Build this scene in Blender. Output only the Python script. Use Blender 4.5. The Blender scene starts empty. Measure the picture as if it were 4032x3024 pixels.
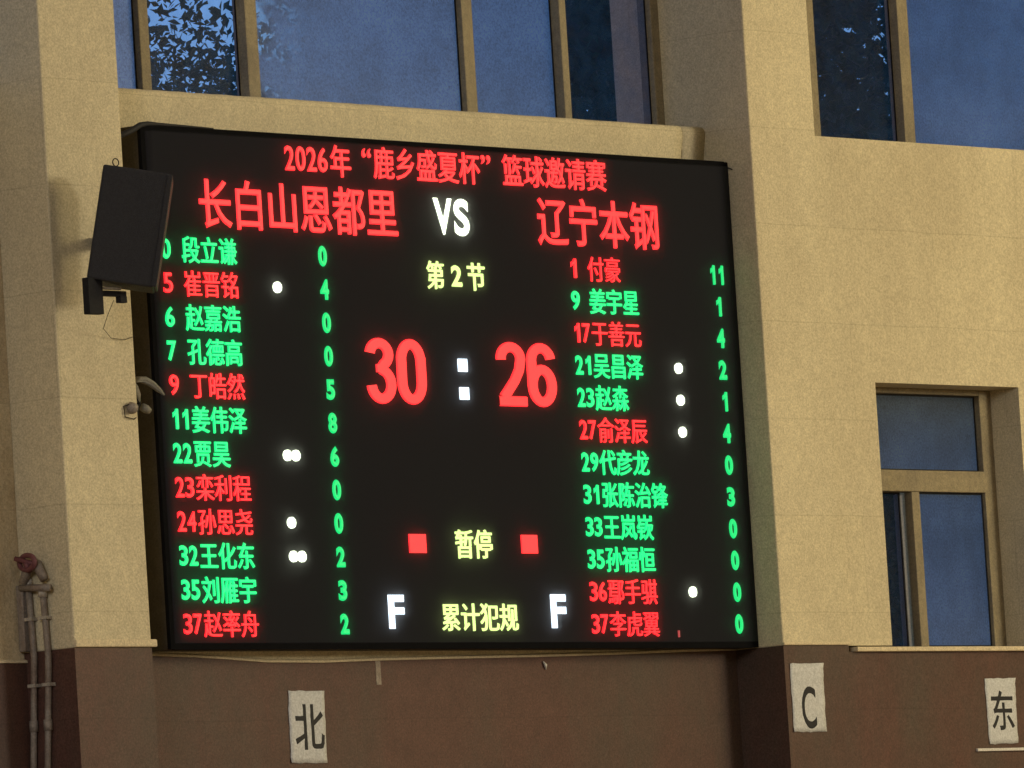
import bpy, bmesh, math, random
from mathutils import Vector, Matrix
PI = math.pi
R = math.radians
random.seed(7)

# ------------------------------------------------------------------ camera, world, sun, exposure
scene = bpy.context.scene
col = scene.collection
cam_data = bpy.data.cameras.new('camera')
cam = bpy.data.objects.new('camera', cam_data)
col.objects.link(cam)
cam_data.sensor_width = 36
cam_data.lens = 312.57
cam_data.clip_start = 0.1
cam_data.clip_end = 3000
YAW, PITCH, ROLL = R(50.291), R(4.519), R(-3.577)
fw = Vector((math.sin(YAW)*math.cos(PITCH), math.cos(YAW)*math.cos(PITCH), math.sin(PITCH)))
rt = Vector((math.cos(YAW), -math.sin(YAW), 0))
up = rt.cross(fw)
rt2 = rt*math.cos(ROLL) + up*math.sin(ROLL)
up2 = up*math.cos(ROLL) - rt*math.sin(ROLL)
cam.matrix_world = Matrix(((rt2.x, up2.x, -fw.x, -26.273), (rt2.y, up2.y, -fw.y, -21.722),
                           (rt2.z, up2.z, -fw.z, 2.054), (0, 0, 0, 1)))
scene.camera = cam

SUN_EL, SUN_AZ = R(8.0), R(20)
world = bpy.data.worlds.new('World')
scene.world = world
world.use_nodes = True
wn = world.node_tree.nodes
wl = world.node_tree.links
wn.clear()
sky = wn.new('ShaderNodeTexSky')
sky.sky_type = 'NISHITA'
sky.sun_disc = False
sky.sun_elevation = SUN_EL
sky.sun_rotation = SUN_AZ
sky.air_density = 1.0
sky.dust_density = 0.2
sky.ozone_density = 6.0
bg = wn.new('ShaderNodeBackground')
bg.inputs['Strength'].default_value = 0.15
wo = wn.new('ShaderNodeOutputWorld')
wl.new(sky.outputs[0], bg.inputs[0])
wl.new(bg.outputs[0], wo.inputs[0])

sd = bpy.data.lights.new('sun', 'SUN')
sd.energy = 0.02
sd.angle = R(3)
sd.color = (1, .75, .55)
so = bpy.data.objects.new('sun', sd)
col.objects.link(so)
sdir = Vector((math.sin(SUN_AZ)*math.cos(SUN_EL), math.cos(SUN_AZ)*math.cos(SUN_EL), math.sin(SUN_EL)))
so.rotation_euler = sdir.to_track_quat('Z', 'Y').to_euler()
so.location = (20, 60, 12)

scene.view_settings.view_transform = 'Standard'
scene.view_settings.look = 'None'
scene.view_settings.gamma = 1
scene.view_settings.exposure = 0
scene.view_settings.use_curve_mapping = False
scene.cycles.use_denoising = True
scene.cycles.max_bounces = 8
scene.cycles.diffuse_bounces = 5

# ------------------------------------------------------------------ materials
def nodes(m):
    m.use_nodes = True
    nt = m.node_tree
    return nt, nt.nodes, nt.links

def mat(name, c, rough=.7, var=.08, scale=6, bump=0, bscale=120, spec=.3, metal=0, courses=0, grain=.10, dirt=None, dscale=1.5, damt=.5):
    m = bpy.data.materials.new(name)
    nt, n, l = nodes(m)
    p = n['Principled BSDF']
    p.inputs['Roughness'].default_value = rough
    p.inputs['Specular IOR Level'].default_value = spec
    p.inputs['Metallic'].default_value = metal
    tc = n.new('ShaderNodeTexCoord')
    gp = n.new('ShaderNodeNewGeometry')
    nz = n.new('ShaderNodeTexNoise')
    nz.inputs['Scale'].default_value = scale
    nz.inputs['Detail'].default_value = 8
    nz.inputs['Roughness'].default_value = .65
    l.new(gp.outputs['Position'], nz.inputs['Vector'])
    rp = n.new('ShaderNodeValToRGB')
    rp.color_ramp.elements[0].position = .3
    rp.color_ramp.elements[1].position = .7
    rp.color_ramp.elements[0].color = (*[x*(1-var) for x in c], 1)
    rp.color_ramp.elements[1].color = (*[min(1, x*(1+var)) for x in c], 1)
    l.new(nz.outputs[0], rp.inputs[0])
    out = rp.outputs[0]
    if dirt:
        n2 = n.new('ShaderNodeTexNoise')
        n2.inputs['Scale'].default_value = dscale
        n2.inputs['Detail'].default_value = 6
        n2.inputs['Roughness'].default_value = .7
        mp = n.new('ShaderNodeMapping')
        mp.inputs['Scale'].default_value = (1, 1, .45)
        l.new(gp.outputs['Position'], mp.inputs[0])
        l.new(mp.outputs[0], n2.inputs['Vector'])
        r2 = n.new('ShaderNodeValToRGB')
        r2.color_ramp.elements[0].position = .44
        r2.color_ramp.elements[1].position = .68
        r2.color_ramp.elements[0].color = (0, 0, 0, 1)
        r2.color_ramp.elements[1].color = (damt, damt, damt, 1)
        l.new(n2.outputs[0], r2.inputs[0])
        mx = n.new('ShaderNodeMixRGB')
        mx.inputs[2].default_value = (*dirt, 1)
        l.new(r2.outputs[0], mx.inputs[0])
        l.new(out, mx.inputs[1])
        out = mx.outputs[0]
    bk = None
    if courses:              # the blockwork telegraphs through the plaster: faint joints and slightly different blocks
        sp = n.new('ShaderNodeSeparateXYZ'); l.new(gp.outputs['Position'], sp.inputs[0])
        ad = n.new('ShaderNodeMath'); ad.operation = 'ADD'; l.new(sp.outputs[0], ad.inputs[0]); l.new(sp.outputs[1], ad.inputs[1])
        nw = n.new('ShaderNodeTexNoise'); nw.inputs['Scale'].default_value = 4; l.new(gp.outputs['Position'], nw.inputs['Vector'])
        zz = n.new('ShaderNodeMath'); zz.operation = 'MULTIPLY_ADD'; zz.inputs[1].default_value = .012
        l.new(nw.outputs[0], zz.inputs[0]); l.new(sp.outputs[2], zz.inputs[2])
        cb = n.new('ShaderNodeCombineXYZ'); l.new(ad.outputs[0], cb.inputs[0]); l.new(zz.outputs[0], cb.inputs[1])
        bk = n.new('ShaderNodeTexBrick')
        bk.inputs['Scale'].default_value = 1
        bk.inputs['Brick Width'].default_value = 1.17; bk.inputs['Row Height'].default_value = .386
        bk.inputs['Mortar Size'].default_value = .0035; bk.inputs['Mortar Smooth'].default_value = .8
        bk.inputs['Color1'].default_value = (1, 1, 1, 1); bk.inputs['Color2'].default_value = (1-courses, 1-courses, 1-courses*.7, 1)
        bk.inputs['Mortar'].default_value = (.80, .80, .80, 1)
        l.new(cb.outputs[0], bk.inputs['Vector'])
        ml = n.new('ShaderNodeMixRGB'); ml.blend_type = 'MULTIPLY'; ml.inputs[0].default_value = .8
        l.new(out, ml.inputs[1]); l.new(bk.outputs[0], ml.inputs[2]); out = ml.outputs[0]
        # hair cracks and pits
        vo = n.new('ShaderNodeTexVoronoi'); vo.feature = 'DISTANCE_TO_EDGE'; vo.inputs['Scale'].default_value = 5
        nv = n.new('ShaderNodeTexNoise'); nv.inputs['Scale'].default_value = 9; nv.inputs['Detail'].default_value = 6
        l.new(gp.outputs['Position'], nv.inputs['Vector'])
        va = n.new('ShaderNodeMixRGB'); va.blend_type = 'ADD'; va.inputs[0].default_value = .35
        l.new(gp.outputs['Position'], va.inputs[1]); l.new(nv.outputs[1], va.inputs[2]); l.new(va.outputs[0], vo.inputs['Vector'])
        vr = n.new('ShaderNodeMapRange'); vr.inputs[1].default_value = 0; vr.inputs[2].default_value = .012; vr.inputs[3].default_value = .35; vr.inputs[4].default_value = 0
        l.new(vo.outputs[0], vr.inputs[0])
        nm_ = n.new('ShaderNodeTexNoise'); nm_.inputs['Scale'].default_value = 2.2; l.new(gp.outputs['Position'], nm_.inputs['Vector'])
        nr = n.new('ShaderNodeMapRange'); nr.inputs[1].default_value = .56; nr.inputs[2].default_value = .66; l.new(nm_.outputs[0], nr.inputs[0])
        mm = n.new('ShaderNodeMath'); mm.operation = 'MULTIPLY'; l.new(vr.outputs[0], mm.inputs[0]); l.new(nr.outputs[0], mm.inputs[1])
        mc = n.new('ShaderNodeMixRGB'); mc.inputs[2].default_value = (c[0]*.45, c[1]*.42, c[2]*.35, 1)
        l.new(mm.outputs[0], mc.inputs[0]); l.new(out, mc.inputs[1]); out = mc.outputs[0]
    if grain:                # gritty surface: fine light and dark specks
        ng = n.new('ShaderNodeTexNoise'); ng.inputs['Scale'].default_value = 130; ng.inputs['Detail'].default_value = 3; ng.inputs['Roughness'].default_value = .8
        l.new(gp.outputs['Position'], ng.inputs['Vector'])
        gr = n.new('ShaderNodeMapRange'); gr.inputs[1].default_value = .34; gr.inputs[2].default_value = .66
        gr.inputs[3].default_value = 1-grain*2; gr.inputs[4].default_value = 1+grain*2
        l.new(ng.outputs[0], gr.inputs[0])
        gm = n.new('ShaderNodeVectorMath'); gm.operation = 'SCALE'
        l.new(out, gm.inputs[0]); l.new(gr.outputs[0], gm.inputs['Scale']); out = gm.outputs[0]
    l.new(out, p.inputs['Base Color'])
    if bump:
        nb = n.new('ShaderNodeTexNoise')
        nb.inputs['Scale'].default_value = bscale
        nb.inputs['Detail'].default_value = 5
        nb.inputs['Roughness'].default_value = .6
        l.new(gp.outputs['Position'], nb.inputs['Vector'])
        b = n.new('ShaderNodeBump')
        b.inputs['Strength'].default_value = bump
        b.inputs['Distance'].default_value = .01
        l.new(nb.outputs[0], b.inputs['Height'])
        l.new(b.outputs[0], p.inputs['Normal'])
    return m

CREAM = mat('cream_plaster', (.62, .545, .365), .85, .09, 26, .45, 60, courses=.055, grain=.11, dirt=(.45, .38, .25), dscale=1.1, damt=.62)
CREAM_LIP = mat('cream_lip', (.64, .54, .36), .8, .12, 30, .5, 90)
BROWN = mat('brown_gloss_paint', (.097, .046, .034), .55, .14, 11, .2, 60, courses=.07, grain=.16, dirt=(.075, .060, .045), dscale=1.6, damt=.75)
CREAM_DIRTY = mat('stained_plaster', (.54, .45, .29), .85, .12, 9, .7, 45, courses=.06, dirt=(.30, .21, .11), dscale=3.0, damt=.75)
TAN_FRAME = mat('tan_window_frame', (.27, .225, .14), .6, .18, 40, .3, 150, dirt=(.12, .10, .08), dscale=9, damt=.5)
BOARD = mat('black_led_panel', (.008, .008, .013), .85, .10, 300, .2, 700, spec=.08, grain=.3)
CAB = mat('cabinet_sheet', (.006, .006, .007), .9, .15, 20, 0, 200, spec=.04)
GRILLE = mat('speaker_grille_mesh', (.045, .045, .048), .5, .1, 50, .6, 500, spec=.4)
CABSIDE = mat('cabinet_side_board', (.060, .052, .040), .8, .15, 14, .3, 120)
SPK = mat('speaker_black', (.026, .026, .030), .65, .12, 60, .5, 400, spec=.3)
METAL = mat('dark_metal', (.014, .014, .016), .7, .1, 50, spec=.15)
STEEL = mat('light_steel', (.42, .38, .32), .45, .2, 60, .3, 200, metal=.2)
GALV = mat('galvanised_pipe', (.27, .235, .20), .5, .25, 40, .4, 150, metal=.15, dirt=(.16, .10, .07), dscale=12, damt=.7)
RED = mat('red_valve_paint', (.15, .055, .062), .5, .25, 60, .3, 200)
WHITEPL = mat('aged_white_plastic', (.19, .18, .15), .5, .12, 60, .2, 200)
PAPER = mat('white_paper', (.55, .56, .57), .85, .05, 45, .35, 60)
INK = mat('black_ink', (.022, .022, .024), .7, .1, 60)
WHITE_DUCT = mat('white_duct', (.62, .60, .56), .5, .08, 40)
GREY_SASH = mat('grey_sash', (.20, .21, .25), .5, .1, 40)
CEIL = mat('ceiling_paint', (.45, .43, .38), .9, .05, 3)
WALLN = mat('hall_wall_paint', (.38, .34, .26), .85, .05, 3)
FLOOR = mat('wood_floor', (.22, .16, .10), .4, .15, 5)
LEAF = mat('leaf_green', (.045, .085, .035), .6, .35, 3)
BARK = mat('bark', (.09, .065, .045), .9, .2, 10, .5, 30)
GRASS = mat('outside_ground', (.05, .07, .03), .9, .3, 2)
EXT = mat('exterior_render', (.35, .33, .30), .9, .1, 3)

def emit_mat(name, c, s):
    m = bpy.data.materials.new(name)
    nt, n, l = nodes(m)
    p = n['Principled BSDF']
    p.inputs['Base Color'].default_value = (.02, .02, .02, 1)
    p.inputs['Emission Color'].default_value = (*c, 1)
    p.inputs['Emission Strength'].default_value = s
    return m
E_RED = emit_mat('led_red', (1, .022, .028), 2.0)
E_RED_S = emit_mat('led_red_small', (1, .012, .020), 2.4)
E_GREEN = emit_mat('led_green', (.001, 1, .24), 1.4)
E_POINTS = emit_mat('led_green_points', (.001, 1, .24), 1.0)
E_YEL = emit_mat('led_yellow_white', (.75, 1, .30), 1.7)
E_WHITE = emit_mat('led_white', (.9, 1, .75), 2.8)
E_COLD = emit_mat('led_cold_white', (.75, .88, 1), 2.4)
E_DIM = emit_mat('led_dim_red', (1, .12, .12), .55)
E_LAMP = emit_mat('lamp_glow', (1, .85, .6), 12)

def glass_clear():
    m = bpy.data.materials.new('clear_dusty_glass')
    nt, n, l = nodes(m)
    n.clear()
    o = n.new('ShaderNodeOutputMaterial')
    tr = n.new('ShaderNodeBsdfTransparent')
    tr.inputs[0].default_value = (.90, .85, .95, 1)
    gl = n.new('ShaderNodeBsdfGlossy')
    gl.inputs['Roughness'].default_value = .12
    gl.inputs['Color'].default_value = (.9, .9, .9, 1)
    mx = n.new('ShaderNodeMixShader')
    mx.inputs[0].default_value = .012; l.new(tr.outputs[0], mx.inputs[1]); l.new(gl.outputs[0], mx.inputs[2])
    tl = n.new('ShaderNodeBsdfTranslucent')
    tl.inputs[0].default_value = (.38, .62, .66, 1)
    nz = n.new('ShaderNodeTexNoise'); nz.inputs['Scale'].default_value = 14; nz.inputs['Detail'].default_value = 8
    gp = n.new('ShaderNodeNewGeometry'); l.new(gp.outputs['Position'], nz.inputs['Vector'])
    mr = n.new('ShaderNodeMapRange')
    mr.inputs[1].default_value = .35; mr.inputs[2].default_value = .75; mr.inputs[3].default_value = .06; mr.inputs[4].default_value = .16
    l.new(nz.outputs[0], mr.inputs[0])
    m2 = n.new('ShaderNodeMixShader')
    l.new(mr.outputs[0], m2.inputs[0]); l.new(mx.outputs[0], m2.inputs[1]); l.new(tl.outputs[0], m2.inputs[2])
    l.new(m2.outputs[0], o.inputs[0])
    return m

def glass_frost(name, tint, thr):
    m = bpy.data.materials.new(name)
    nt, n, l = nodes(m)
    n.clear()
    o = n.new('ShaderNodeOutputMaterial')
    tr = n.new('ShaderNodeBsdfTransparent'); tr.inputs[0].default_value = (.8, .85, .9, 1)
    tl = n.new('ShaderNodeBsdfTranslucent')
    nz = n.new('ShaderNodeTexNoise'); nz.inputs['Scale'].default_value = 3.5; nz.inputs['Detail'].default_value = 10; nz.inputs['Roughness'].default_value = .7
    gp = n.new('ShaderNodeNewGeometry'); l.new(gp.outputs['Position'], nz.inputs['Vector'])
    rp = n.new('ShaderNodeValToRGB')
    rp.color_ramp.elements[0].position = .3; rp.color_ramp.elements[1].position = .72
    rp.color_ramp.elements[0].color = (*[c*.74 for c in tint], 1); rp.color_ramp.elements[1].color = (*[c*1.24 for c in tint], 1)
    l.new(nz.outputs[0], rp.inputs[0]); ng = n.new('ShaderNodeTexNoise'); ng.inputs['Scale'].default_value = 110; ng.inputs['Detail'].default_value = 3; ng.inputs['Roughness'].default_value = .8
    l.new(gp.outputs['Position'], ng.inputs['Vector'])
    gr = n.new('ShaderNodeMapRange'); gr.inputs[1].default_value = .34; gr.inputs[2].default_value = .66; gr.inputs[3].default_value = .74; gr.inputs[4].default_value = 1.24
    l.new(ng.outputs[0], gr.inputs[0])
    gm = n.new('ShaderNodeVectorMath'); gm.operation = 'SCALE'
    l.new(rp.outputs[0], gm.inputs[0]); l.new(gr.outputs[0], gm.inputs['Scale']); l.new(gm.outputs[0], tl.inputs[0])
    # film worn thin in speckles, where the outside shows through
    n3 = n.new('ShaderNodeTexNoise'); n3.inputs['Scale'].default_value = 22; n3.inputs['Detail'].default_value = 4
    l.new(gp.outputs['Position'], n3.inputs['Vector'])
    mr = n.new('ShaderNodeMapRange')
    mr.inputs[1].default_value = thr; mr.inputs[2].default_value = thr+.06; mr.inputs[3].default_value = .03; mr.inputs[4].default_value = .22
    l.new(n3.outputs[0], mr.inputs[0])
    mx = n.new('ShaderNodeMixShader')
    # film rubbed thin in patches along the second mullion
    sx = n.new('ShaderNodeSeparateXYZ'); l.new(gp.outputs['Position'], sx.inputs[0])
    wx = n.new('ShaderNodeMapRange'); wx.inputs[1].default_value = -1.12; wx.inputs[2].default_value = -.82; wx.inputs[3].default_value = .75; wx.inputs[4].default_value = 0
    l.new(sx.outputs[0], wx.inputs[0])
    lx = n.new('ShaderNodeMath'); lx.operation = 'GREATER_THAN'; lx.inputs[1].default_value = -1.2; l.new(sx.outputs[0], lx.inputs[0])
    n4 = n.new('ShaderNodeTexNoise'); n4.inputs['Scale'].default_value = 9; n4.inputs['Detail'].default_value = 6; l.new(gp.outputs['Position'], n4.inputs['Vector'])
    m4 = n.new('ShaderNodeMapRange'); m4.inputs[1].default_value = .42; m4.inputs[2].default_value = .62; l.new(n4.outputs[0], m4.inputs[0])
    a1 = n.new('ShaderNodeMath'); a1.operation = 'MULTIPLY'; l.new(wx.outputs[0], a1.inputs[0]); l.new(lx.outputs[0], a1.inputs[1])
    a2 = n.new('ShaderNodeMath'); a2.operation = 'MULTIPLY'; l.new(a1.outputs[0], a2.inputs[0]); l.new(m4.outputs[0], a2.inputs[1])
    a3 = n.new('ShaderNodeMath'); a3.operation = 'MAXIMUM'; l.new(a2.outputs[0], a3.inputs[0]); l.new(mr.outputs[0], a3.inputs[1])
    l.new(a3.outputs[0], mx.inputs[0]); l.new(tl.outputs[0], mx.inputs[1]); l.new(tr.outputs[0], mx.inputs[2])
    gl = n.new('ShaderNodeBsdfGlossy'); gl.inputs['Roughness'].default_value = .35
    m3 = n.new('ShaderNodeMixShader'); m3.inputs[0].default_value = .02
    l.new(mx.outputs[0], m3.inputs[1]); l.new(gl.outputs[0], m3.inputs[2])
    l.new(m3.outputs[0], o.inputs[0])
    return m
G_CLEAR = glass_clear()
G_FROST = glass_frost('frosted_film_glass', (.72, .84, .97), .68)

# ------------------------------------------------------------------ helpers
def link(o, parent=None):
    col.objects.link(o)
    if parent:
        o.parent = parent
    return o

def mesh_obj(name, bm, m, parent=None, smooth=False, bevel=0):
    me = bpy.data.meshes.new(name)
    bm.to_mesh(me); bm.free()
    me.materials.append(m)
    if smooth:
        for p in me.polygons: p.use_smooth = True
    o = bpy.data.objects.new(name, me)
    link(o, parent)
    if bevel:
        b = o.modifiers.new('bevel', 'BEVEL'); b.width = bevel; b.segments = 2; b.limit_method = 'ANGLE'
    return o

def thing(name, label, cat, loc=(0, 0, 0), group=None):
    o = bpy.data.objects.new(name, None)
    link(o)
    o.location = loc
    o.empty_display_size = .1
    o['label'] = label; o['category'] = cat
    if group: o['group'] = group
    return o

def tag(o, label, cat, group=None):
    o['label'] = label; o['category'] = cat
    if group: o['group'] = group
    return o

def add_box(bm, x0, x1, y0, y1, z0, z1):
    v = [bm.verts.new((x, y, z)) for x in (x0, x1) for y in (y0, y1) for z in (z0, z1)]
    for f in ((0, 1, 3, 2), (4, 6, 7, 5), (0, 4, 5, 1), (2, 3, 7, 6), (0, 2, 6, 4), (1, 5, 7, 3)):
        bm.faces.new([v[i] for i in f])
    return v

def box(name, x0, x1, y0, y1, z0, z1, m, parent=None, bevel=0):
    bm = bmesh.new()
    add_box(bm, x0, x1, y0, y1, z0, z1)
    bmesh.ops.recalc_face_normals(bm, faces=bm.faces)
    o = mesh_obj(name, bm, m, parent, bevel=bevel)
    return o

def boxes(name, L, m, parent=None, bevel=0):
    bm = bmesh.new()
    for b in L: add_box(bm, *b)
    bmesh.ops.recalc_face_normals(bm, faces=bm.faces)
    return mesh_obj(name, bm, m, parent, bevel=bevel)

def tube(name, pts, r, m, parent=None, seg=10):
    bm = bmesh.new()
    pts = [Vector(p) for p in pts]
    rings = []
    for i, p in enumerate(pts):
        d = (pts[min(i+1, len(pts)-1)] - pts[max(i-1, 0)]).normalized()
        a = d.orthogonal().normalized() if i == 0 else (a - d*a.dot(d)).normalized()
        b = d.cross(a)
        rr = r[i] if isinstance(r, (list, tuple)) else r
        rings.append([bm.verts.new(p + (a*math.cos(2*PI*k/seg) + b*math.sin(2*PI*k/seg))*rr) for k in range(seg)])
    for i in range(len(rings)-1):
        for k in range(seg):
            bm.faces.new((rings[i][k], rings[i][(k+1) % seg], rings[i+1][(k+1) % seg], rings[i+1][k]))
    bm.faces.new(list(reversed(rings[0]))); bm.faces.new(rings[-1])
    bmesh.ops.recalc_face_normals(bm, faces=bm.faces)
    return mesh_obj(name, bm, m, parent, smooth=True)

# ------------------------------------------------------------------ the sports hall wall
PF = -.125     # front of the piers
BW = .12       # wall of the recessed bay
ZT = 9.6       # hall height
ZW = 3.722     # top of the brown paint on the piers
hall = thing('hall_wall', 'cream plastered end wall of the hall with brown painted lower part, piers and windows', 'wall')

def pier(x0, x1, zc=ZW, y1=.55):
    p = box('pier', x0, x1, PF, y1, zc, ZT, CREAM, hall, .006)
    box('lower_paint', x0, x1, PF, y1, 0, zc, BROWN, p)
    return p
p_left = pier(-2.81, -2.398)
p_mid = pier(1.302, 1.722)
p_far = pier(-7.32, -6.51)
box('paint_lip', -2.814, -2.378, PF-.012, PF, 3.724, 3.752, CREAM_LIP, p_left, .005)
box('paint_lip', 1.300, 1.730, PF-.007, PF, 3.724, 3.736, CREAM_LIP, p_mid, .003)

# recessed bays: wall below the window sill, brown skim with a sagging top edge
SAG = [(-2.398, 3.712), (-2.109, 3.709), (-1.90, 3.703), (-1.744, 3.696), (-1.508, 3.683), (-1.184, 3.681), (-.88, 3.688),
       (-.4, 3.694), (.073, 3.699), (.55, 3.707), (.991, 3.717), (1.302, 3.722)]
SILL = 5.808
def bay(x0, x1, sag, m=None):
    w = box('bay_wall', x0, x1, BW, .55, 0, SILL-.004, m or CREAM, hall, .004)
    bm = bmesh.new()
    top = sag; n = len(top)
    f = [bm.verts.new((x, BW-.006, z)) for x, z in top]; b = [bm.verts.new((x, BW+.002, z)) for x, z in top]
    g = [bm.verts.new((x, BW-.006, 0)) for x, z in top]
    for i in range(n-1):
        bm.faces.new((f[i], f[i+1], b[i+1], b[i])); bm.faces.new((g[i], g[i+1], f[i+1], f[i]))
    bmesh.ops.recalc_face_normals(bm, faces=bm.faces)
    mesh_obj('lower_paint', bm, BROWN, w)
    bm = bmesh.new()
    a = [[bm.verts.new((x, y, z+dz)) for x, z in top] for y, dz in ((BW-.001, .000), (BW-.013, .001), (BW-.011, .009), (BW-.001, .014))]
    for r0, r1 in zip(a, a[1:]):
        for i in range(n-1): bm.faces.new((r0[i], r0[i+1], r1[i+1], r1[i]))
    bmesh.ops.recalc_face_normals(bm, faces=bm.faces)
    mesh_obj('plaster_lip', bm, CREAM_LIP, w)
    return w
mid_bay = bay(-2.398, 1.302, SAG)
left_bay = bay(-6.51, -2.81, [(-6.51, 3.70), (-4.5, 3.69), (-2.81, 3.685)], CREAM_DIRTY)

def sill_band(x0, x1, parent):
    prof = [(BW-.001, 5.612), (BW-.001, 5.64), (BW-.003, 5.675), (BW-.009, 5.715), (BW-.016, 5.755), (BW-.019, 5.780), (BW-.015, 5.797), (BW-.004, 5.807), (BW+.03, 5.812), (FY_, 5.818), (FY_, 5.60)]
    bm = bmesh.new()
    n = max(2, int((x1-x0)/.06))
    rnd = random.Random(int(x0*100))
    R_ = []
    for i in range(n+1):
        x = x0+(x1-x0)*i/n
        j = rnd.uniform(-.0025, .0025) if 0 < i < n else 0
        R_.append([bm.verts.new((x, y+(j if k < 8 else 0), z+j*.6)) for k, (y, z) in enumerate(prof)])
    for a, b in zip(R_, R_[1:]):
        for k in range(len(prof)-2): bm.faces.new((a[k], b[k], b[k+1], a[k+1]))
    bm.faces.new(R_[0]); bm.faces.new(R_[-1])
    bmesh.ops.recalc_face_normals(bm, faces=bm.faces)
    o = mesh_obj('sill_band', bm, CREAM, parent, True)
    return o
FY_ = .30
sill_band(-2.397, 1.156, mid_bay)
sill_band(1.163, 1.301, mid_bay)
sill_band(-6.509, -2.811, left_bay)
# window of a bay: frame, mullions and panes stand back behind the sill
FY = .30
GZ1 = 8.7
def pane(x0, x1, y, z0, z1, kind, parent):
    o = box('pane', x0, x1, y, y+.004, z0, z1, G_CLEAR, parent)
    if kind == 'f':      # frosted film on the room side
        o.data.materials.append(G_FROST)
        for p in o.data.polygons:
            if p.normal.y < -.9: p.material_index = 1
    g = .010
    boxes('gasket', [(x0, x0+g, y-.004, y-.0005, z0, z1), (x1-g, x1, y-.004, y-.0005, z0, z1),
                     (x0+g, x1-g, y-.004, y-.0005, z0, z0+g), (x0+g, x1-g, y-.004, y-.0005, z1-g, z1)], METAL, o)
    return o
def bay_window(x0, x1, mull, kinds, lbl):
    L = [(x0, x0+.06, FY, FY+.07, SILL, GZ1), (x1-.05, x1, FY, FY+.07, SILL, GZ1),
         (x0+.06, x1-.05, FY, FY+.07, GZ1-.06, GZ1), (x0+.06, x1-.05, FY, FY+.07, SILL, SILL+.012)]
    for a, b in mull: L.append((a, b, FY, FY+.065, SILL+.012, GZ1-.06))
    w = boxes('window', L, TAN_FRAME, hall, .004)
    w['label'] = lbl
    edges = [x0+.06] + [v for m_ in mull for v in m_] + [x1-.05]
    for k, (a, b) in enumerate(zip(edges[0::2], edges[1::2])):
        gy = FY+.03 + (.018 if k % 2 else 0)
        o = pane(a-.004, b+.004, gy, SILL+.004, GZ1-.05, kinds[k], w)
        if kinds[k] == 'c': o['label'] = 'clear pane with dark foliage behind'
    return w
mid_mull = [(-1.795, -1.742), (-1.195, -1.128), (.079, .144), (.678, .720)]
bay_window(-2.398, 1.302, mid_mull, 'fcffc', 'wide window above the scoreboard')
bay_window(-6.51, -2.81, [(a-4.1, b-4.1) for a, b in mid_mull], 'fcffc', 'window of the next bay on the left')
for x0, x1 in ((-2.398, 1.302), (-6.51, -2.81)):
    box('bay_lintel', x0, x1, BW, .55, GZ1, ZT, CREAM, hall)

# right wall, almost flush with the piers, two window openings
RW = PF+.006
X1 = 10.0
low = (2.016, 2.976, 3.716, 4.780)
upw = (1.722, 4.9, 5.764, GZ1)
L = [(1.722, low[0], RW, .55, ZW, upw[2]), (low[0], low[1], RW, .55, low[3], upw[2]), (low[1], X1, RW, .55, ZW, upw[2]),
     (upw[1], X1, RW, .55, upw[2], ZT), (upw[0], upw[1], RW, .55, upw[3], ZT)]
right_wall = boxes('wall_panel', L, CREAM, hall)
lp = box('lower_paint', 1.722, X1, RW, .55, 0, 3.697, BROWN, hall)
box('sill_strip', 1.76, 7.0, RW-.022, .30, 3.697, 3.716, CREAM_LIP, hall, .004)
WY = .025
def right_window(name_lbl, L, panes):
    w = boxes('window', L, TAN_FRAME, hall, .003)
    w['label'] = name_lbl
    for x0, x1, z0, z1, y, k in panes:
        pane(x0, x1, y, z0, z1, k, w)
    return w
x0, x1, z0, z1 = upw
wu = right_window('large window at the upper right',
    [(x0, 1.957, WY, WY+.06, z0, z1), (2.515, 2.585, WY, WY+.065, z0+.012, z1-.06), (4.84, x1, WY, WY+.06, z0, z1),
     (1.957, 4.84, WY, WY+.06, z1-.06, z1), (1.957, 4.84, WY, WY+.06, z0, z0+.012), (3.70, 3.77, WY, WY+.06, z0+.012, z1-.06)],
    [(1.953, 2.519, z0+.01, z1-.05, WY+.045, 'c'), (2.581, 3.704, z0+.01, z1-.05, WY+.02, 'f'), (3.766, 4.845, z0+.01, z1-.05, WY+.03, 'f')])
x0, x1, z0, z1 = low
wlow = right_window('small window standing on the brown dado',
    [(x0, 2.10, WY, WY+.06, z0, z1), (2.897, x1, WY, WY+.06, z0, z1), (2.10, 2.897, WY, WY+.06, 4.757, z1),
     (2.10, 2.897, WY-.005, WY+.06, 4.358, 4.445), (2.10, 2.897, WY, WY+.06, z0, z0+.012),
     (2.400, 2.452, WY, WY+.04, z0+.012, 4.358)],
    [(2.096, 2.901, 4.442, 4.76, WY+.03, 'f'), (2.096, 2.38, z0+.008, 4.36, WY+.05, 'c'), (2.449, 2.901, z0+.008, 4.36, WY+.02, 'f')])
sash = box('sash_edge', 2.372, 2.392, WY+.04, WY+.075, z0+.012, 4.35, GREY_SASH, wlow, .003)
# wall over / beside the far left bay and behind it
box('wall_panel', -34, -7.32, PF, .55, 0, ZT, CREAM, hall)

# rest of the hall
def struct(o):
    o['kind'] = 'structure'; return o
struct(box('floor', -34.5, 10.5, -33, .55, -.3, 0, FLOOR))
struct(box('ceiling', -34.5, 10.5, -33, .55, ZT, ZT+.3, CEIL))
struct(box('side_wall_left', -34.5, -34, -33, -.125, 0, ZT, WALLN))
struct(box('side_wall_right', 10, 10.5, -33, .55, 0, ZT, WALLN))
struct(box('opposite_wall', -34, 10, -33, -32.5, 0, ZT, WALLN))
struct(box('ground', -900, 900, .55, 1500, -.4, -.05, GRASS))

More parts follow.
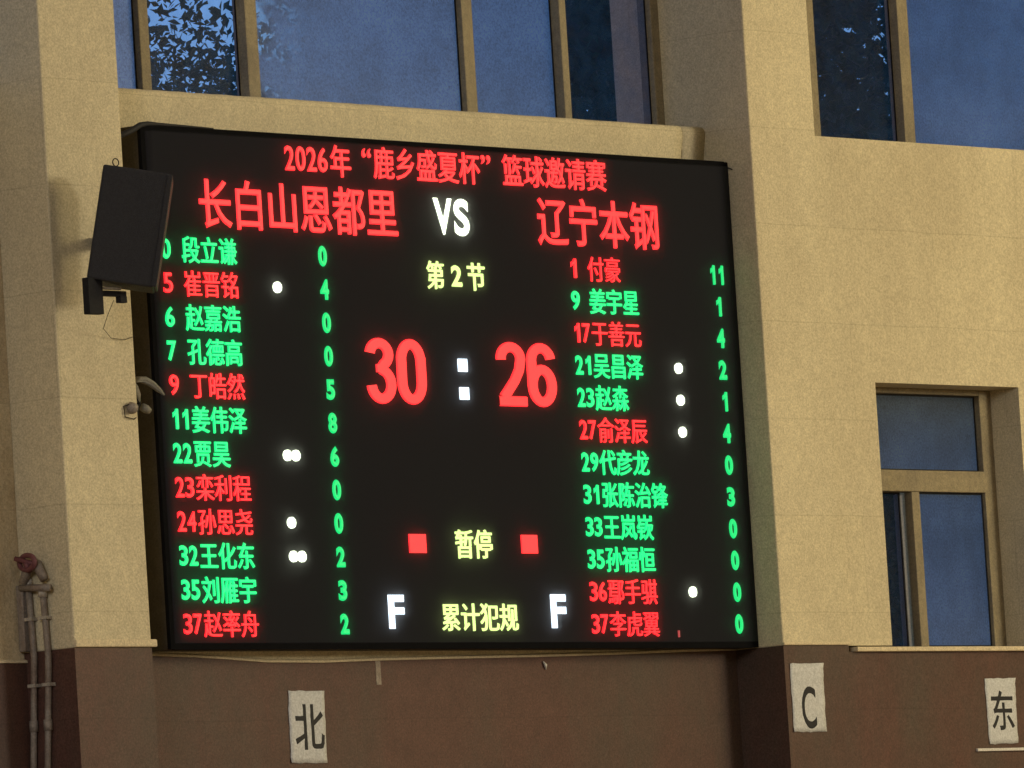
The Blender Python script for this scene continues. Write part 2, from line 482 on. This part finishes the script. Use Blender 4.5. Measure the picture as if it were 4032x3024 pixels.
# ------------------------------------------------------------------ lamps of the hall
def lamp(x, y, z, power, c, lbl, rad=1.3):
    t = thing('pendant_lamp', lbl, 'lamp', (x, y, z), 'pendant lamps under the hall ceiling')
    bm = bmesh.new()
    prof = [(.02, .32), (.10, .30), (.13, .22), (.20, .10), (.34, .02), (.36, -.02)]
    rings = [[bm.verts.new((r_*math.cos(2*PI*k/20), r_*math.sin(2*PI*k/20), h_)) for k in range(20)] for r_, h_ in prof]
    for a, b in zip(rings, rings[1:]):
        for k in range(20): bm.faces.new((a[k], a[(k+1) % 20], b[(k+1) % 20], b[k]))
    mesh_obj('lamp_shade', bm, METAL, t, True)
    tube('suspension_rod', [(0, 0, .31), (0, 0, ZT-z)], .012, METAL, t, 6)
    bm = bmesh.new(); bmesh.ops.create_uvsphere(bm, u_segments=12, v_segments=8, radius=.09)
    mesh_obj('bulb', bm, E_LAMP, t, True).location = (0, 0, .06)
    ld = bpy.data.lights.new('lamp_light', 'POINT'); ld.energy = power; ld.color = c; ld.shadow_soft_size = rad
    lo = bpy.data.objects.new('lamp_light', ld); link(lo, t); lo.location = (0, 0, -.35-rad)
    return t
lamp(5.5, -9, 8.6, 1150, (1, .82, .44), 'pendant lamp nearest the end wall on the right')
lamp(7.0, -19, 8.6, 3450, (1, .91, .73), 'pendant lamp in the middle of the right row')
lamp(-16, -8, 8.6, 1650, (1, .97, .96), 'pendant lamp in the left row of the hall')

USE_HALO = True
# ------------------------------------------------------------------ LED scoreboard
BX0, BX1, BZ0, BZ1 = -2.157, 1.298, 3.726, 5.654
sb = thing('led_scoreboard', 'large black LED scoreboard with red, green and white lettering between the two piers', 'scoreboard', (BX0, 0, BZ0))
def sbp(o):
    o.location = Vector(o.location) - Vector((BX0, 0, BZ0)); return o
sbp(box('cabinet', BX0, BX1, .012, BW-.001, BZ0, BZ1, CABSIDE, sb))
sbp(box('display_panel', BX0+.02, BX1-.02, 0, .012, BZ0+.02, BZ1-.02, BOARD, sb))
sbp(boxes('frame', [(BX0-.002, BX0+.02, -.003, .014, BZ0, BZ1), (BX1-.02, BX1+.002, -.003, .014, BZ0, BZ1),
               (BX0+.02, BX1-.02, -.003, .014, BZ1-.02, BZ1+.002), (BX0+.02, BX1-.02, -.003, .014, BZ0-.002, BZ0+.02)], CAB, sb))

def halo_slab():  # added haze volume: scatters the LED light into a halo round the letters
    m = bpy.data.materials.new('halo_haze')
    nt, n, l = nodes(m); n.clear()
    o = n.new('ShaderNodeOutputMaterial'); v = n.new('ShaderNodeVolumePrincipled')
    v.inputs['Color'].default_value = (1, 1, 1, 1)
    v.inputs['Density'].default_value = 3.2
    v.inputs['Anisotropy'].default_value = .6
    l.new(v.outputs[0], o.inputs['Volume'])
    return sbp(box('halo_volume', BX0+.021, BX1-.021, -.040, -.0003, BZ0+.021, BZ1-.021, m, sb))
if USE_HALO: halo_slab()
_glyph = {}
def glyph(ch, off):
    """outline of one character in ems, its strokes swollen by off with sloping shoulders; y is height above the sheet, 0..1"""
    key = (ch, off)
    if key in _glyph: return _glyph[key]
    if ch == '1':            # plain upright one with a slanting flag
        P_ = [(.16, .56), (.16, .46), (.30, .56), (.30, 0), (.42, 0), (.42, .73), (.33, .73), (.27, .62)]
        Q_ = [(.13, .60), (.13, .40), (.28, .50), (.28, -.02), (.44, -.02), (.44, .75), (.31, .75), (.25, .65)]
        vs = [(x, y, 1) for x, y in P_] + [(x, y, 0) for x, y in Q_]
        fs = [(3, 4, 5, 2), (2, 5, 6, 7), (0, 1, 2, 7)] + [(k, (k+1) % 8, 8+(k+1) % 8, 8+k) for k in range(8)]
        _glyph[key] = (vs, fs, (.13, .44, -.02, .75))
        return _glyph[key]
    c = bpy.data.curves.new('glyph', 'FONT')
    c.body = ch; c.size = 1; c.resolution_u = 8 if ch in '0123456789VSFC' else 3; c.bevel_depth = off; c.bevel_resolution = 0; c.extrude = 0
    o = bpy.data.objects.new('glyph', c); col.objects.link(o)
    bpy.context.view_layer.update()
    me = o.to_mesh()
    vs = [(v.co.x, v.co.y, v.co.z/off) for v in me.vertices]
    fs = [tuple(p.vertices) for p in me.polygons if min(vs[i][2] for i in p.vertices) > -.05]
    used = sorted({i for f in fs for i in f}); ix = {j: k for k, j in enumerate(used)}
    vs = [vs[i] for i in used]; fs = [tuple(ix[i] for i in f) for f in fs]
    o.to_mesh_clear()
    bpy.data.objects.remove(o); bpy.data.curves.remove(c)
    xs = [v[0] for v in vs]; ys = [v[1] for v in vs]
    _glyph[key] = (vs, fs, (min(xs), max(xs), min(ys), max(ys)))
    return _glyph[key]

def text(name, items, m, parent, y=0.0, depth=.005, origin=(0, 0, 0)):
    """items: (char, x0, x1, z0, z1, off, mode). mode 'ink' fits the ink to the box; 'em' puts the em square there"""
    bm = bmesh.new()
    for ch, x0, x1, z0, z1, off, mode in items:
        vs, fs, (a, b, c, d) = glyph(ch, off)
        if mode == 'em':
            fx = lambda X: x0 + X*(x1-x0)
            fz = lambda Z: z0 + (Z+.12)*(z1-z0)
        elif mode == 'one':      # a narrow digit keeps the stroke of its neighbours
            g0 = glyph('0', off)[2]
            k = (x1-x0)/(g0[1]-g0[0])
            mid = (x0+x1)/2
            fx = lambda X: mid + (X-(a+b)/2)*k
            fz = lambda Z: z0 + (Z-c)/(d-c)*(z1-z0)
        else:
            fx = lambda X: x0 + (X-a)/(b-a)*(x1-x0)
            fz = lambda Z: z0 + (Z-c)/(d-c)*(z1-z0)
        V = [bm.verts.new((fx(X)-origin[0], y-.0004-(depth-.0004)*h-origin[1], fz(Z)-origin[2])) for X, Z, h in vs]
        for f in fs:
            try: bm.faces.new([V[i] for i in f])
            except ValueError: pass
    return mesh_obj(name, bm, m, parent)

def arc(cx, cy, rx, ry, a0, a1, n=14):
    return [(cx+rx*math.cos(R(a0+(a1-a0)*k/n)), cy+ry*math.sin(R(a0+(a1-a0)*k/n))) for k in range(n+1)]
SCW, SCT = .46, .150
def score_strokes(ch):
    w, t = SCW, SCT/2
    cx = w/2; rx = cx-t
    if ch == '0':
        r_ = min(rx, .24)
        return [arc(cx, 1-t-.27, rx, .27, 0, 180)[:-1] + arc(cx, t+.27, rx, .27, 180, 360) + [(cx+rx, 1-t-.27), (cx+rx, 1-t-.20)]]
    if ch == '2':
        return [arc(cx, .745, rx, 1-t-.745, 188, -14, 18) + [(cx+rx*.80, .56), (cx+rx*.30, .40), (cx-rx*.45, .23), (t+.012, t+.055)], [(t-.07, t), (w-.01, t)]]
    if ch == '3':
        return [arc(cx-.01, .755, rx-.01, 1-t-.755, 175, -62, 16) + [(cx+.01, .535)],
                [(cx+.0, .530)] + arc(cx, .295, rx, .295-t, 66, -175, 20), [(.237, .60), (.237, .475)]]
    if ch == '6':
        return [arc(cx, .725, rx, 1-t-.725, 8, 180, 14) + [(cx-rx, .5)] + arc(cx, .33, rx, .33-t, 180, 540, 28)]
def score_text(name, s_, x0, x1, z0, z1, m):
    """digits as broad bands with square ends, 6 mm proud of the panel"""
    bm = bmesh.new(); tick = 0
    cw = (x1-x0)/(len(s_)-.03)
    for i, ch in enumerate(s_):
        X0 = x0+i*cw; kx = cw*.95/SCW; kz = z1-z0
        for st_ in score_strokes(ch):
            pts = [Vector(p) for p in st_]
            prev = None
            for k, p in enumerate(pts):
                d = (pts[min(k+1, len(pts)-1)]-pts[max(k-1, 0)])
                if d.length < 1e-6: continue
                d.normalize(); nn = Vector((-d.y, d.x))
                cur = []; tick += 1
                for o_, h in ((SCT/2+.006, .15), (SCT/2-.008, 1), (-SCT/2+.008, 1), (-SCT/2-.006, .15)):
                    q = p + nn*o_
                    cur.append(bm.verts.new((X0+q.x*kx-BX0, -.006*h-tick*.000012, z0+q.y*kz-BZ0)))
                if prev:
                    for a_ in range(3): bm.faces.new((prev[a_], prev[a_+1], cur[a_+1], cur[a_]))
                prev = cur
    return mesh_obj(name, bm, m, sb)
OR = (BX0, 0, BZ0)
def bt(name, items, m, depth=.006): return text(name, items, m, sb, 0, depth, OR)
def cjk(s, x0, x1, z0, z1, off):
    w = (x1-x0)/len(s)
    return [(ch, x0+i*w, x0+(i+1)*w, z0, z1, off, 'em') for i, ch in enumerate(s)]
def digits(s, x0, x1, z0, z1, off, gap=.14):
    w = (x1-x0)/(len(s)-gap) if len(s) > 1 else x1-x0
    out = []
    for i, ch in enumerate(s):
        a = x0+i*w; b = a+w*(1-gap) if len(s) > 1 else x1
        out.append((ch, a, b, z0, z1, off, 'one' if ch == '1' else 'ink'))
    return out

# title line
Zt0, Zt1 = 5.500, 5.628
bt('title_text', digits('2026', -1.364, -1.122, 5.518, 5.612, .022) + cjk('年', -1.108, -.985, Zt0, Zt1, .018), E_RED)
bt('quotation_mark', [('“', -.922, -.870, 5.583, 5.620, .012, 'ink')], E_RED)
bt('title_text', cjk('鹿乡盛夏杯', -.860, -.232, Zt0+.002, Zt1+.003, .016), E_RED)
bt('quotation_mark', [('”', -.224, -.168, 5.585, 5.622, .012, 'ink')], E_RED)
bt('title_text', cjk('篮球邀请赛', -.100, .534, Zt0+.004, Zt1+.005, .016), E_RED)
bt('team_name', cjk('长白山恩都里', -1.866, -.730, 5.280, 5.474, .018), E_RED)
bt('team_name', cjk('辽宁本钢', .092, .846, 5.282, 5.478, .018), E_RED)
bt('versus_text', [('V', -.522, -.410, 5.306, 5.446, .035, 'ink'), ('S', -.402, -.312, 5.304, 5.447, .035, 'ink')], E_WHITE)
bt('period_text', cjk('第', -.588, -.480, 5.092, 5.206, .014), E_YEL)
bt('period_text', digits('2', -.440, -.378, 5.108, 5.190, .035), E_YEL)
bt('period_text', cjk('节', -.350, -.238, 5.092, 5.206, .016), E_YEL)
score_text('home_score', '30', -.972, -.622, 4.651, 4.899, E_RED)
score_text('guest_score', '26', -.205, .152, 4.656, 4.902, E_RED)
def rect(name, x0, x1, z0, z1, m):
    return sbp(box(name, x0, x1, -.006, .0005, z0, z1, m, sb))
rect('colon_square', -.434, -.382, 4.782, 4.831, E_COLD)
rect('colon_square', -.434, -.382, 4.675, 4.722, E_COLD)
bt('timeout_text', cjk('暂停', -.518, -.294, 4.064, 4.181, .014), E_YEL)
rect('timeout_square', -.785, -.689, 4.087, 4.158, E_RED)
rect('timeout_square', -.124, -.030, 4.089, 4.160, E_RED)
bt('team_foul_letter', [('F', -.927, -.833, 3.800, 3.928, .035, 'ink')], E_COLD)
bt('team_foul_letter', [('F', .030, .124, 3.802, 3.932, .035, 'ink')], E_COLD)
bt('team_foul_text', cjk('累计犯规', -.624, -.168, 3.788, 3.900, .012), E_YEL)
rect('stray_led_line', .800, .806, 3.766, 3.792, E_DIM)

EM = .1022
PITCH_Z = .12573
def row_z(i): return 5.2008 - i*PITCH_Z
left = [('0', '段立谦', 'g', 0, '0'), ('5', '崔晋铭', 'r', 1, '4'), ('6', '赵嘉浩', 'g', 0, '0'), ('7', '孔德高', 'g', 0, '0'),
        ('9', '丁皓然', 'r', 0, '5'), ('11', '姜伟泽', 'g', 0, '8'), ('22', '贾昊', 'g', 2, '6'), ('23', '栾利程', 'r', 0, '0'),
        ('24', '孙思尧', 'r', 1, '0'), ('32', '王化东', 'g', 2, '2'), ('35', '刘雁宇', 'g', 0, '3'), ('37', '赵率舟', 'r', 0, '2')]
right = [('1', '付豪', 'r', 0, '11'), ('9', '姜宇星', 'g', 0, '1'), ('17', '于善元', 'r', 0, '4'), ('21', '吴昌泽', 'g', 1, '2'),
         ('23', '赵森', 'g', 1, '1'), ('27', '俞泽辰', 'r', 1, '4'), ('29', '代彦龙', 'g', 0, '0'), ('31', '张陈治锋', 'g', 0, '3'),
         ('33', '王岚嵚', 'g', 0, '0'), ('35', '孙福恒', 'g', 0, '0'), ('36', '鄢手骐', 'r', 1, '0'), ('37', '李虎翼', 'r', 0, '0')]
def disc(name, x, z, rx, rz, m):
    bm = bmesh.new()
    n = 20
    f = [bm.verts.new((x+rx*math.cos(2*PI*k/n), -.008, z+rz*math.sin(2*PI*k/n))) for k in range(n)]
    g = [bm.verts.new((v.co.x, .0005, v.co.z)) for v in f]
    bm.faces.new(f)
    for k in range(n): bm.faces.new((f[k], f[(k+1) % n], g[(k+1) % n], g[k]))
    bmesh.ops.recalc_face_normals(bm, faces=bm.faces)
    return sbp(mesh_obj(name, bm, m, sb))
for rows, xn, xname, xdot, xpt in ((left, -2.082, -1.972, -1.452, -1.181), (right, .272, .380, .905, 1.188)):
    for i, (num, nm, c, fouls, pts) in enumerate(rows):
        z = row_z(i)
        m = E_GREEN if c == 'g' else E_RED_S
        o = .020 if c == 'g' else .008
        bt('player_number', digits(num, xn, xn+(.051 if len(num) == 1 else .101), z-.038, z+.038, o+.014), m)
        items = [(ch, xname+k*EM, xname+(k+1)*EM, z-.052, z+.052, o, 'em') for k, ch in enumerate(nm)]
        bt('player_name', items, m)
        w = .050 if len(pts) == 1 else .098
        bt('player_points', digits(pts, xpt-w/2, xpt+w/2, z-.039, z+.039, .058), E_POINTS)
        for k in range(fouls):
            disc('foul_dot', xdot+k*.0475, z, .022, .021, E_WHITE)

# ------------------------------------------------------------------ loudspeaker on the left pier
SPX, SPY, SPZ = -2.830, -.42, 5.435
spk = thing('loudspeaker', 'black loudspeaker tilted downward, bracketed to the left pier beside the scoreboard', 'speaker', (-2.737, -.34, 5.0))
beta, alpha = R(41.5), R(11.7)
hd = Vector((math.sin(beta), -math.cos(beta), 0))
dvec = hd*math.cos(alpha) + Vector((0, 0, -math.sin(alpha)))
uvec = hd*math.sin(alpha) + Vector((0, 0, math.cos(alpha)))
wvec = Vector((math.cos(beta), math.sin(beta), 0))
CORNER = Vector((SPX, SPY, SPZ)) - Vector((-2.737, -.34, 5.0))   # rear top left corner, in the thing's space
def sbox(name, w0, w1, d0, d1, u0, u1, m, bevel=0, parent=None):
    """box in the cabinet's own axes: width, depth from the back, height below the top"""
    bm = bmesh.new()
    for v in add_box(bm, w0, w1, d0, d1, -u1, -u0):
        v.co = CORNER + wvec*v.co.x + dvec*v.co.y + uvec*v.co.z
    bmesh.ops.recalc_face_normals(bm, faces=bm.faces)
    return mesh_obj(name, bm, m, parent or spk, bevel=bevel)
SW, SD, SH = .25, .242, .414
sbox('enclosure', 0, SW, 0, SD, 0, SH, SPK, .008)
sbox('grille', .006, SW-.006, SD-.001, SD+.010, .008, SH-.008, GRILLE, .004)
# handle recess frame and corner guards on the side
sbox('front_rim', -.002, .004, SD-.010, SD+.009, .004, SH-.004, SPK, .002)
# eye bolt with a loop of wire on top
top = CORNER + wvec*.02 + dvec*.045
tube('eye_bolt', [top + Vector((.016*math.cos(t), 0, .014+.014*math.sin(t))) for t in [k*2*PI/12 - PI/2 for k in range(13)]], .0022, METAL, spk, 6)
def at(x, y, z): return (x+2.737, y+.34, z-5.0)
def spart(name, x0, x1, y0, y1, z0, z1, m, bevel=.002):
    bm = bmesh.new(); add_box(bm, x0+2.737, x1+2.737, y0+.34, y1+.34, z0-5.0, z1-5.0)
    bmesh.ops.recalc_face_normals(bm, faces=bm.faces)
    return mesh_obj(name, bm, m, spk, bevel=bevel)
spart('bracket_foot', -2.898, -2.822, -.375, -.345, 4.899, 5.03, METAL)
spart('bracket_bar', -2.824, -2.692, -.370, -.350, 4.966, 4.986, METAL)
spart('bracket_rail', -2.824, -2.714, -.366, -.354, 4.990, 5.000, STEEL)
spart('bracket_tab', -2.728, -2.692, -.372, -.348, 4.944, 4.968, METAL)
spart('bracket_arm', -2.60, -2.565, -.33, PF-.010, 5.17, 5.21, METAL)
spart('wall_plate', -2.52, -2.43, PF-.010, PF, 5.14, 5.27, METAL)
spart('bracket_arm', -2.565, -2.48, -.155, PF-.010, 5.17, 5.21, METAL)
sc = tube('signal_cable', [(-2.74, -.35, 4.955), (-2.72, -.30, 4.91), (-2.64, -.20, 4.87), (-2.53, PF-.01, 4.845), (-2.46, PF-.01, 4.84), (-2.40, PF-.01, 4.855)], .0011, METAL, None, 6)
tag(sc, 'thin dark wire drooping under the loudspeaker to the edge of the left pier', 'wire')

# strap from the pier to the top left corner of the board
st = tube('black_cable', [(-2.300, .02, 5.603), (-2.261, -.004, 5.613), (-2.214, -.006, 5.629), (-2.161, -.006, 5.653), (-2.12, -.004, 5.660), (-2.05, 0, 5.661), (-1.9, .0, 5.660), (-1.75, .003, 5.658)],
          [.011, .011, .011, .011, .009, .006, .004, .003], INK)
tag(st, 'thick black cable bent over the top left corner of the scoreboard', 'cable')
hook = tube('wire_end', [(1.296, -.004, 5.632), (1.303, -.02, 5.624), (1.312, -.045, 5.612), (1.314, -.05, 5.606)], .003, METAL, None, 6)
tag(hook, 'short dark wire end sticking out at the top right corner of the scoreboard', 'wire')

# ------------------------------------------------------------------ small bullet camera at the left edge of the board
cc = thing('security_camera', 'small pale bullet camera with curved visor hanging at the left edge of the scoreboard', 'camera', (-2.36, -.05, 4.69))
def cpt(x, y, z): return (x+2.36, y+.05, z-4.69)
bm = bmesh.new()
rows_ = []
path = [(-2.362, -.05, 4.672), (-2.350, -.055, 4.694), (-2.325, -.06, 4.706), (-2.295, -.066, 4.706), (-2.262, -.072, 4.692), (-2.23, -.078, 4.670), (-2.205, -.083, 4.650)]
half = [.010, .017, .021, .021, .018, .013, .005]
for (x, y, z), h in zip(path, half):
    rows_.append([bm.verts.new(cpt(x + .3*h*math.sin(a), y - h*1.1*math.cos(a), z + h*.55*math.sin(a) )) for a in [PI*k/6 - PI/2 + .6 for k in range(13)]])
for a, b in zip(rows_, rows_[1:]):
    for k in range(12): bm.faces.new((a[k], a[k+1], b[k+1], b[k]))
    bm.faces.new((a[12], a[0], b[0], b[12]))
bmesh.ops.recalc_face_normals(bm, faces=bm.faces)
mesh_obj('visor', bm, WHITEPL, cc, True)
tube('camera_body', [cpt(-2.352, -.055, 4.695), cpt(-2.347, -.06, 4.672), cpt(-2.335, -.064, 4.645), cpt(-2.327, -.066, 4.618)], [.016, .022, .018, .007], WHITEPL, cc, 12)
tube('mount_arm', [cpt(-2.322, -.066, 4.625), cpt(-2.345, -.07, 4.598), cpt(-2.385, -.09, 4.578), cpt(-2.41, -.115, 4.578)], [.007, .010, .016, .018], METAL, cc, 10)
tube('mount_ball', [cpt(-2.425, -.135, 4.584), cpt(-2.437, -.14, 4.590), cpt(-2.452, -.14, 4.592), cpt(-2.466, -.138, 4.590)], [.008, .021, .022, .006], GALV, cc, 12)
tube('lens_ring', [cpt(-2.318, -.075, 4.604), cpt(-2.300, -.078, 4.596), cpt(-2.286, -.08, 4.588)], [.015, .016, .012], WHITEPL, cc, 12)
tube('camera_wire', [cpt(-2.362, -.07, 4.70), cpt(-2.366, -.08, 4.668), cpt(-2.352, -.08, 4.636), cpt(-2.33, -.075, 4.615)], .002, METAL, cc, 6)
tube('camera_wire', [cpt(-2.452, -.142, 4.606), cpt(-2.480, PF-.006, 4.598), cpt(-2.476, PF-.006, 4.560), cpt(-2.43, PF-.008, 4.552), cpt(-2.40, -.12, 4.562)], .002, METAL, cc, 6)

# ------------------------------------------------------------------ pipes against the side of the left pier
def pipe(y, ztop, lean, r, lbl, coupling, upper):
    X = -2.81 - r - .006
    t = thing('riser_pipe', lbl, 'pipe', (X, y, 0), 'riser pipes beside the left pier')
    tube('pipe_run', [(0, lean*(3.3-3.7), 0), (0, lean*(3.3-3.7), 3.3), (0, 0, 3.7), (0, .01, ztop)], r, GALV, t)
    tube('coupling', [(0, lean*(coupling-3.7), coupling-.02), (0, lean*(coupling-3.7), coupling+.02)], r*1.35, GALV, t)
    for zc in (3.22, 3.60, 3.84):
        o_ = lean*(zc-3.7) if zc < 3.7 else .006
        bm_ = bmesh.new(); add_box(bm_, -r*1.2, r+.006, o_-r*1.5, o_+r*1.5, zc-.006, zc+.006)
        bmesh.ops.recalc_face_normals(bm_, faces=bm_.faces)
        mesh_obj('pipe_clamp', bm_, STEEL, t)
    tube('end_cap', [(0, .01, ztop-.03), (0, .01, ztop)], r*1.45, STEEL, t)
    return t
pipe(.058, 3.985, -.085, .0125, 'galvanised riser pipe, the one farther from the pier corner', 3.455, 1)
pipe(-.012, 3.945, -.085, .0125, 'galvanised riser pipe, the one nearer the pier corner', 3.455, 0)
bx_ = box('pipe_casing', -2.846, -2.812, .083, .113, 3.725, 3.965, GALV, None, .004)
tag(bx_, 'narrow flat casing strip behind the two riser pipes', 'casing')
v = thing('red_valve', 'faded red valve handle on top of the riser pipes', 'valve', (-2.845, .02, 4.03))
tube('valve_body', [(0, .055, -.06), (0, .03, -.01), (0, -.02, .0), (0, -.05, -.055)], [.018, .02, .022, .016], GALV, v)
bm = bmesh.new()
for k in range(16):
    pass
ring = [(.028*math.cos(t)*.5-.02, .012+.05*math.cos(t), .012+.026*math.sin(t)) for t in [k*2*PI/18 for k in range(19)]]
bm.free()
tube('hand_wheel', ring, .010, RED, v, 8)
tube('hand_wheel_spoke', [(-.03, .06, .03), (-.01, -.03, .0)], .010, RED, v, 6)
tube('valve_stem', [(-.005, .012, -.02), (-.028, .012, .012)], .012, RED, v)
tube('tee_flange', [(0, .07, -.075), (0, -.075, -.085)], .013, GALV, v)

# ------------------------------------------------------------------ paper signs on the brown paint
def paper(corners, yy, ch, ink, lbl, off):
    (xa, za), (xb, zb), (xc, zc), (xd, zd) = corners
    t = thing('paper_sign', lbl, 'paper sign', (xd, yy, zd), 'white paper signs glued to the brown wall')
    bm = bmesh.new()
    nx, nz = 10, 12
    rnd = random.Random(ch)
    G = []
    for j in range(nz+1):
        v_ = j/nz; row = []
        for i in range(nx+1):
            u_ = i/nx
            x = (xd*(1-u_)+xc*u_)*(1-v_) + (xa*(1-u_)+xb*u_)*v_
            z = (zd*(1-u_)+zc*u_)*(1-v_) + (za*(1-u_)+zb*u_)*v_
            if i in (0, nx): x += rnd.uniform(-.0025, .0025)
            if j in (0, nz): z += rnd.uniform(-.002, .002)
            y = -.0022 - rnd.uniform(0, .0012) - (.004*rnd.random() if (i in (0, nx) and j in (0, nz)) else 0)
            row.append(bm.verts.new((x-xd, y, z-zd)))
        G.append(row)
    for j in range(nz):
        for i in range(nx): bm.faces.new((G[j][i], G[j][i+1], G[j+1][i+1], G[j+1][i]))
    o = mesh_obj('sheet', bm, PAPER, t, True)
    s = o.modifiers.new('thickness', 'SOLIDIFY'); s.thickness = .0006
    text('lettering', [(ch, ink[0], ink[1], ink[2], ink[3], off, 'ink')], INK, t, 0, .0045, (xd, 0, zd))
    return t
paper([(-1.398, 3.577), (-1.195, 3.575), (-1.199, 3.307), (-1.403, 3.308)], BW-.006, '北', (-1.376, -1.201, 3.353, 3.531),
      'white paper with a black character under the left half of the scoreboard', .036)
paper([(1.331, 3.651), (1.544, 3.652), (1.539, 3.379), (1.331, 3.381)], PF, 'C', (1.389, 1.486, 3.389, 3.565),
      'white paper with a black letter C on the pier right of the scoreboard', .034)
paper([(2.611, 3.587), (2.817, 3.587), (2.810, 3.322), (2.615, 3.319)], RW, '东', (2.638, 2.801, 3.373, 3.542),
      'white paper with a black character under the small window on the right', .034)
d = box('cable_duct', 2.523, 6.5, RW-.012, RW, 3.291, 3.303, WHITE_DUCT, None, .002)
tag(d, 'thin white cable duct running right below the rightmost paper sign', 'cable duct')
tp = box('tape_strip', -.888, -.860, BW-.0075, BW-.006, 3.598, 3.690, GALV, None)
tag(tp, 'dull grey strip of tape hanging below the scoreboard on brown paint', 'tape')
sc2 = tube('paint_crumb', [(.098, BW-.010, 3.682), (.107, BW-.014, 3.668), (.112, BW-.010, 3.650)], [.003, .007, .002], WHITE_DUCT, None, 6)
tag(sc2, 'small white flake stuck on the brown wall under the scoreboard', 'flake')

# ------------------------------------------------------------------ trees outside
def tree(x, y, h, rad, nleaf, lbl, seed, ls=1.0):
    rnd = random.Random(seed)
    t = thing('garden_tree', lbl, 'tree', (x, y, -.05), 'trees outside the hall windows')
    tube('trunk', [(0, 0, 0), (.05, .03, h*.3), (-.06, .05, h*.6), (0, 0, h*.9)], [.22, .17, .11, .03], BARK, t, 8)
    for k in range(9):
        a = rnd.uniform(0, 2*PI); z0_ = h*rnd.uniform(.25, .7)
        e = rad*rnd.uniform(.6, .95)
        tube('limb', [(0, 0, z0_), (math.cos(a)*e*.5, math.sin(a)*e*.5, z0_+.35*e), (math.cos(a)*e, math.sin(a)*e, z0_+.5*e)], [.06, .04, .012], BARK, t, 6)
    bm = bmesh.new()
    clumps = []
    for k in range(46):
        a = rnd.uniform(0, 2*PI); rr = rad*math.sqrt(rnd.random())*.9
        zz = rnd.uniform(h*.12, h*.97)
        sc_ = 1 - .55*abs(zz/h-.5)
        clumps.append((math.cos(a)*rr*sc_, math.sin(a)*rr*sc_, zz, rnd.uniform(.45, .95)))
    for k in range(nleaf):
        cx, cy, cz, cr = clumps[rnd.randrange(len(clumps))]
        p = Vector((cx+rnd.gauss(0, cr*.5), cy+rnd.gauss(0, cr*.5), cz+rnd.gauss(0, cr*.5)))
        s = rnd.uniform(.03, .06)*ls
        q = Matrix.Rotation(rnd.uniform(0, 2*PI), 3, 'Z') @ Matrix.Rotation(rnd.uniform(.3, 1.5), 3, 'X') @ Matrix.Rotation(rnd.uniform(0, 2*PI), 3, 'Z')
        a_, b_, c_, d_ = [bm.verts.new(p + q @ Vector(w_)) for w_ in ((0, -s, 0), (s*.5, 0, s*.15), (0, s, 0), (-s*.5, 0, s*.15))]
        bm.faces.new((a_, b_, c_)); bm.faces.new((a_, c_, d_))
    o = mesh_obj('crown', bm, LEAF, t)
    return t
TREES = [(4.45, 6.6, 11.0, 2.2, 145000, 'leafy tree behind the left clear pane of the wide window', 1, .62),
         (10.6, 7.4, 11.0, 2.0, 48000, 'dense dark tree behind the right clear pane of the wide window', 2),
         (12.0, 8.0, 10.5, 2.2, 90000, 'dense dark tree behind the narrow pane of the upper right window', 3),
         (14.5, 9.8, 10.0, 2.6, 50000, 'broad tree standing farther right outside the hall', 4)]
TREES += [(15.9, 12.0, 11.5, 1.8, 60000, 'dark tree in the second row behind the left of the pair', 5),
         (18.6, 14.5, 11.5, 2.6, 60000, 'dark tree in the second row farthest to the right', 6)]
for a in TREES: tree(*a)
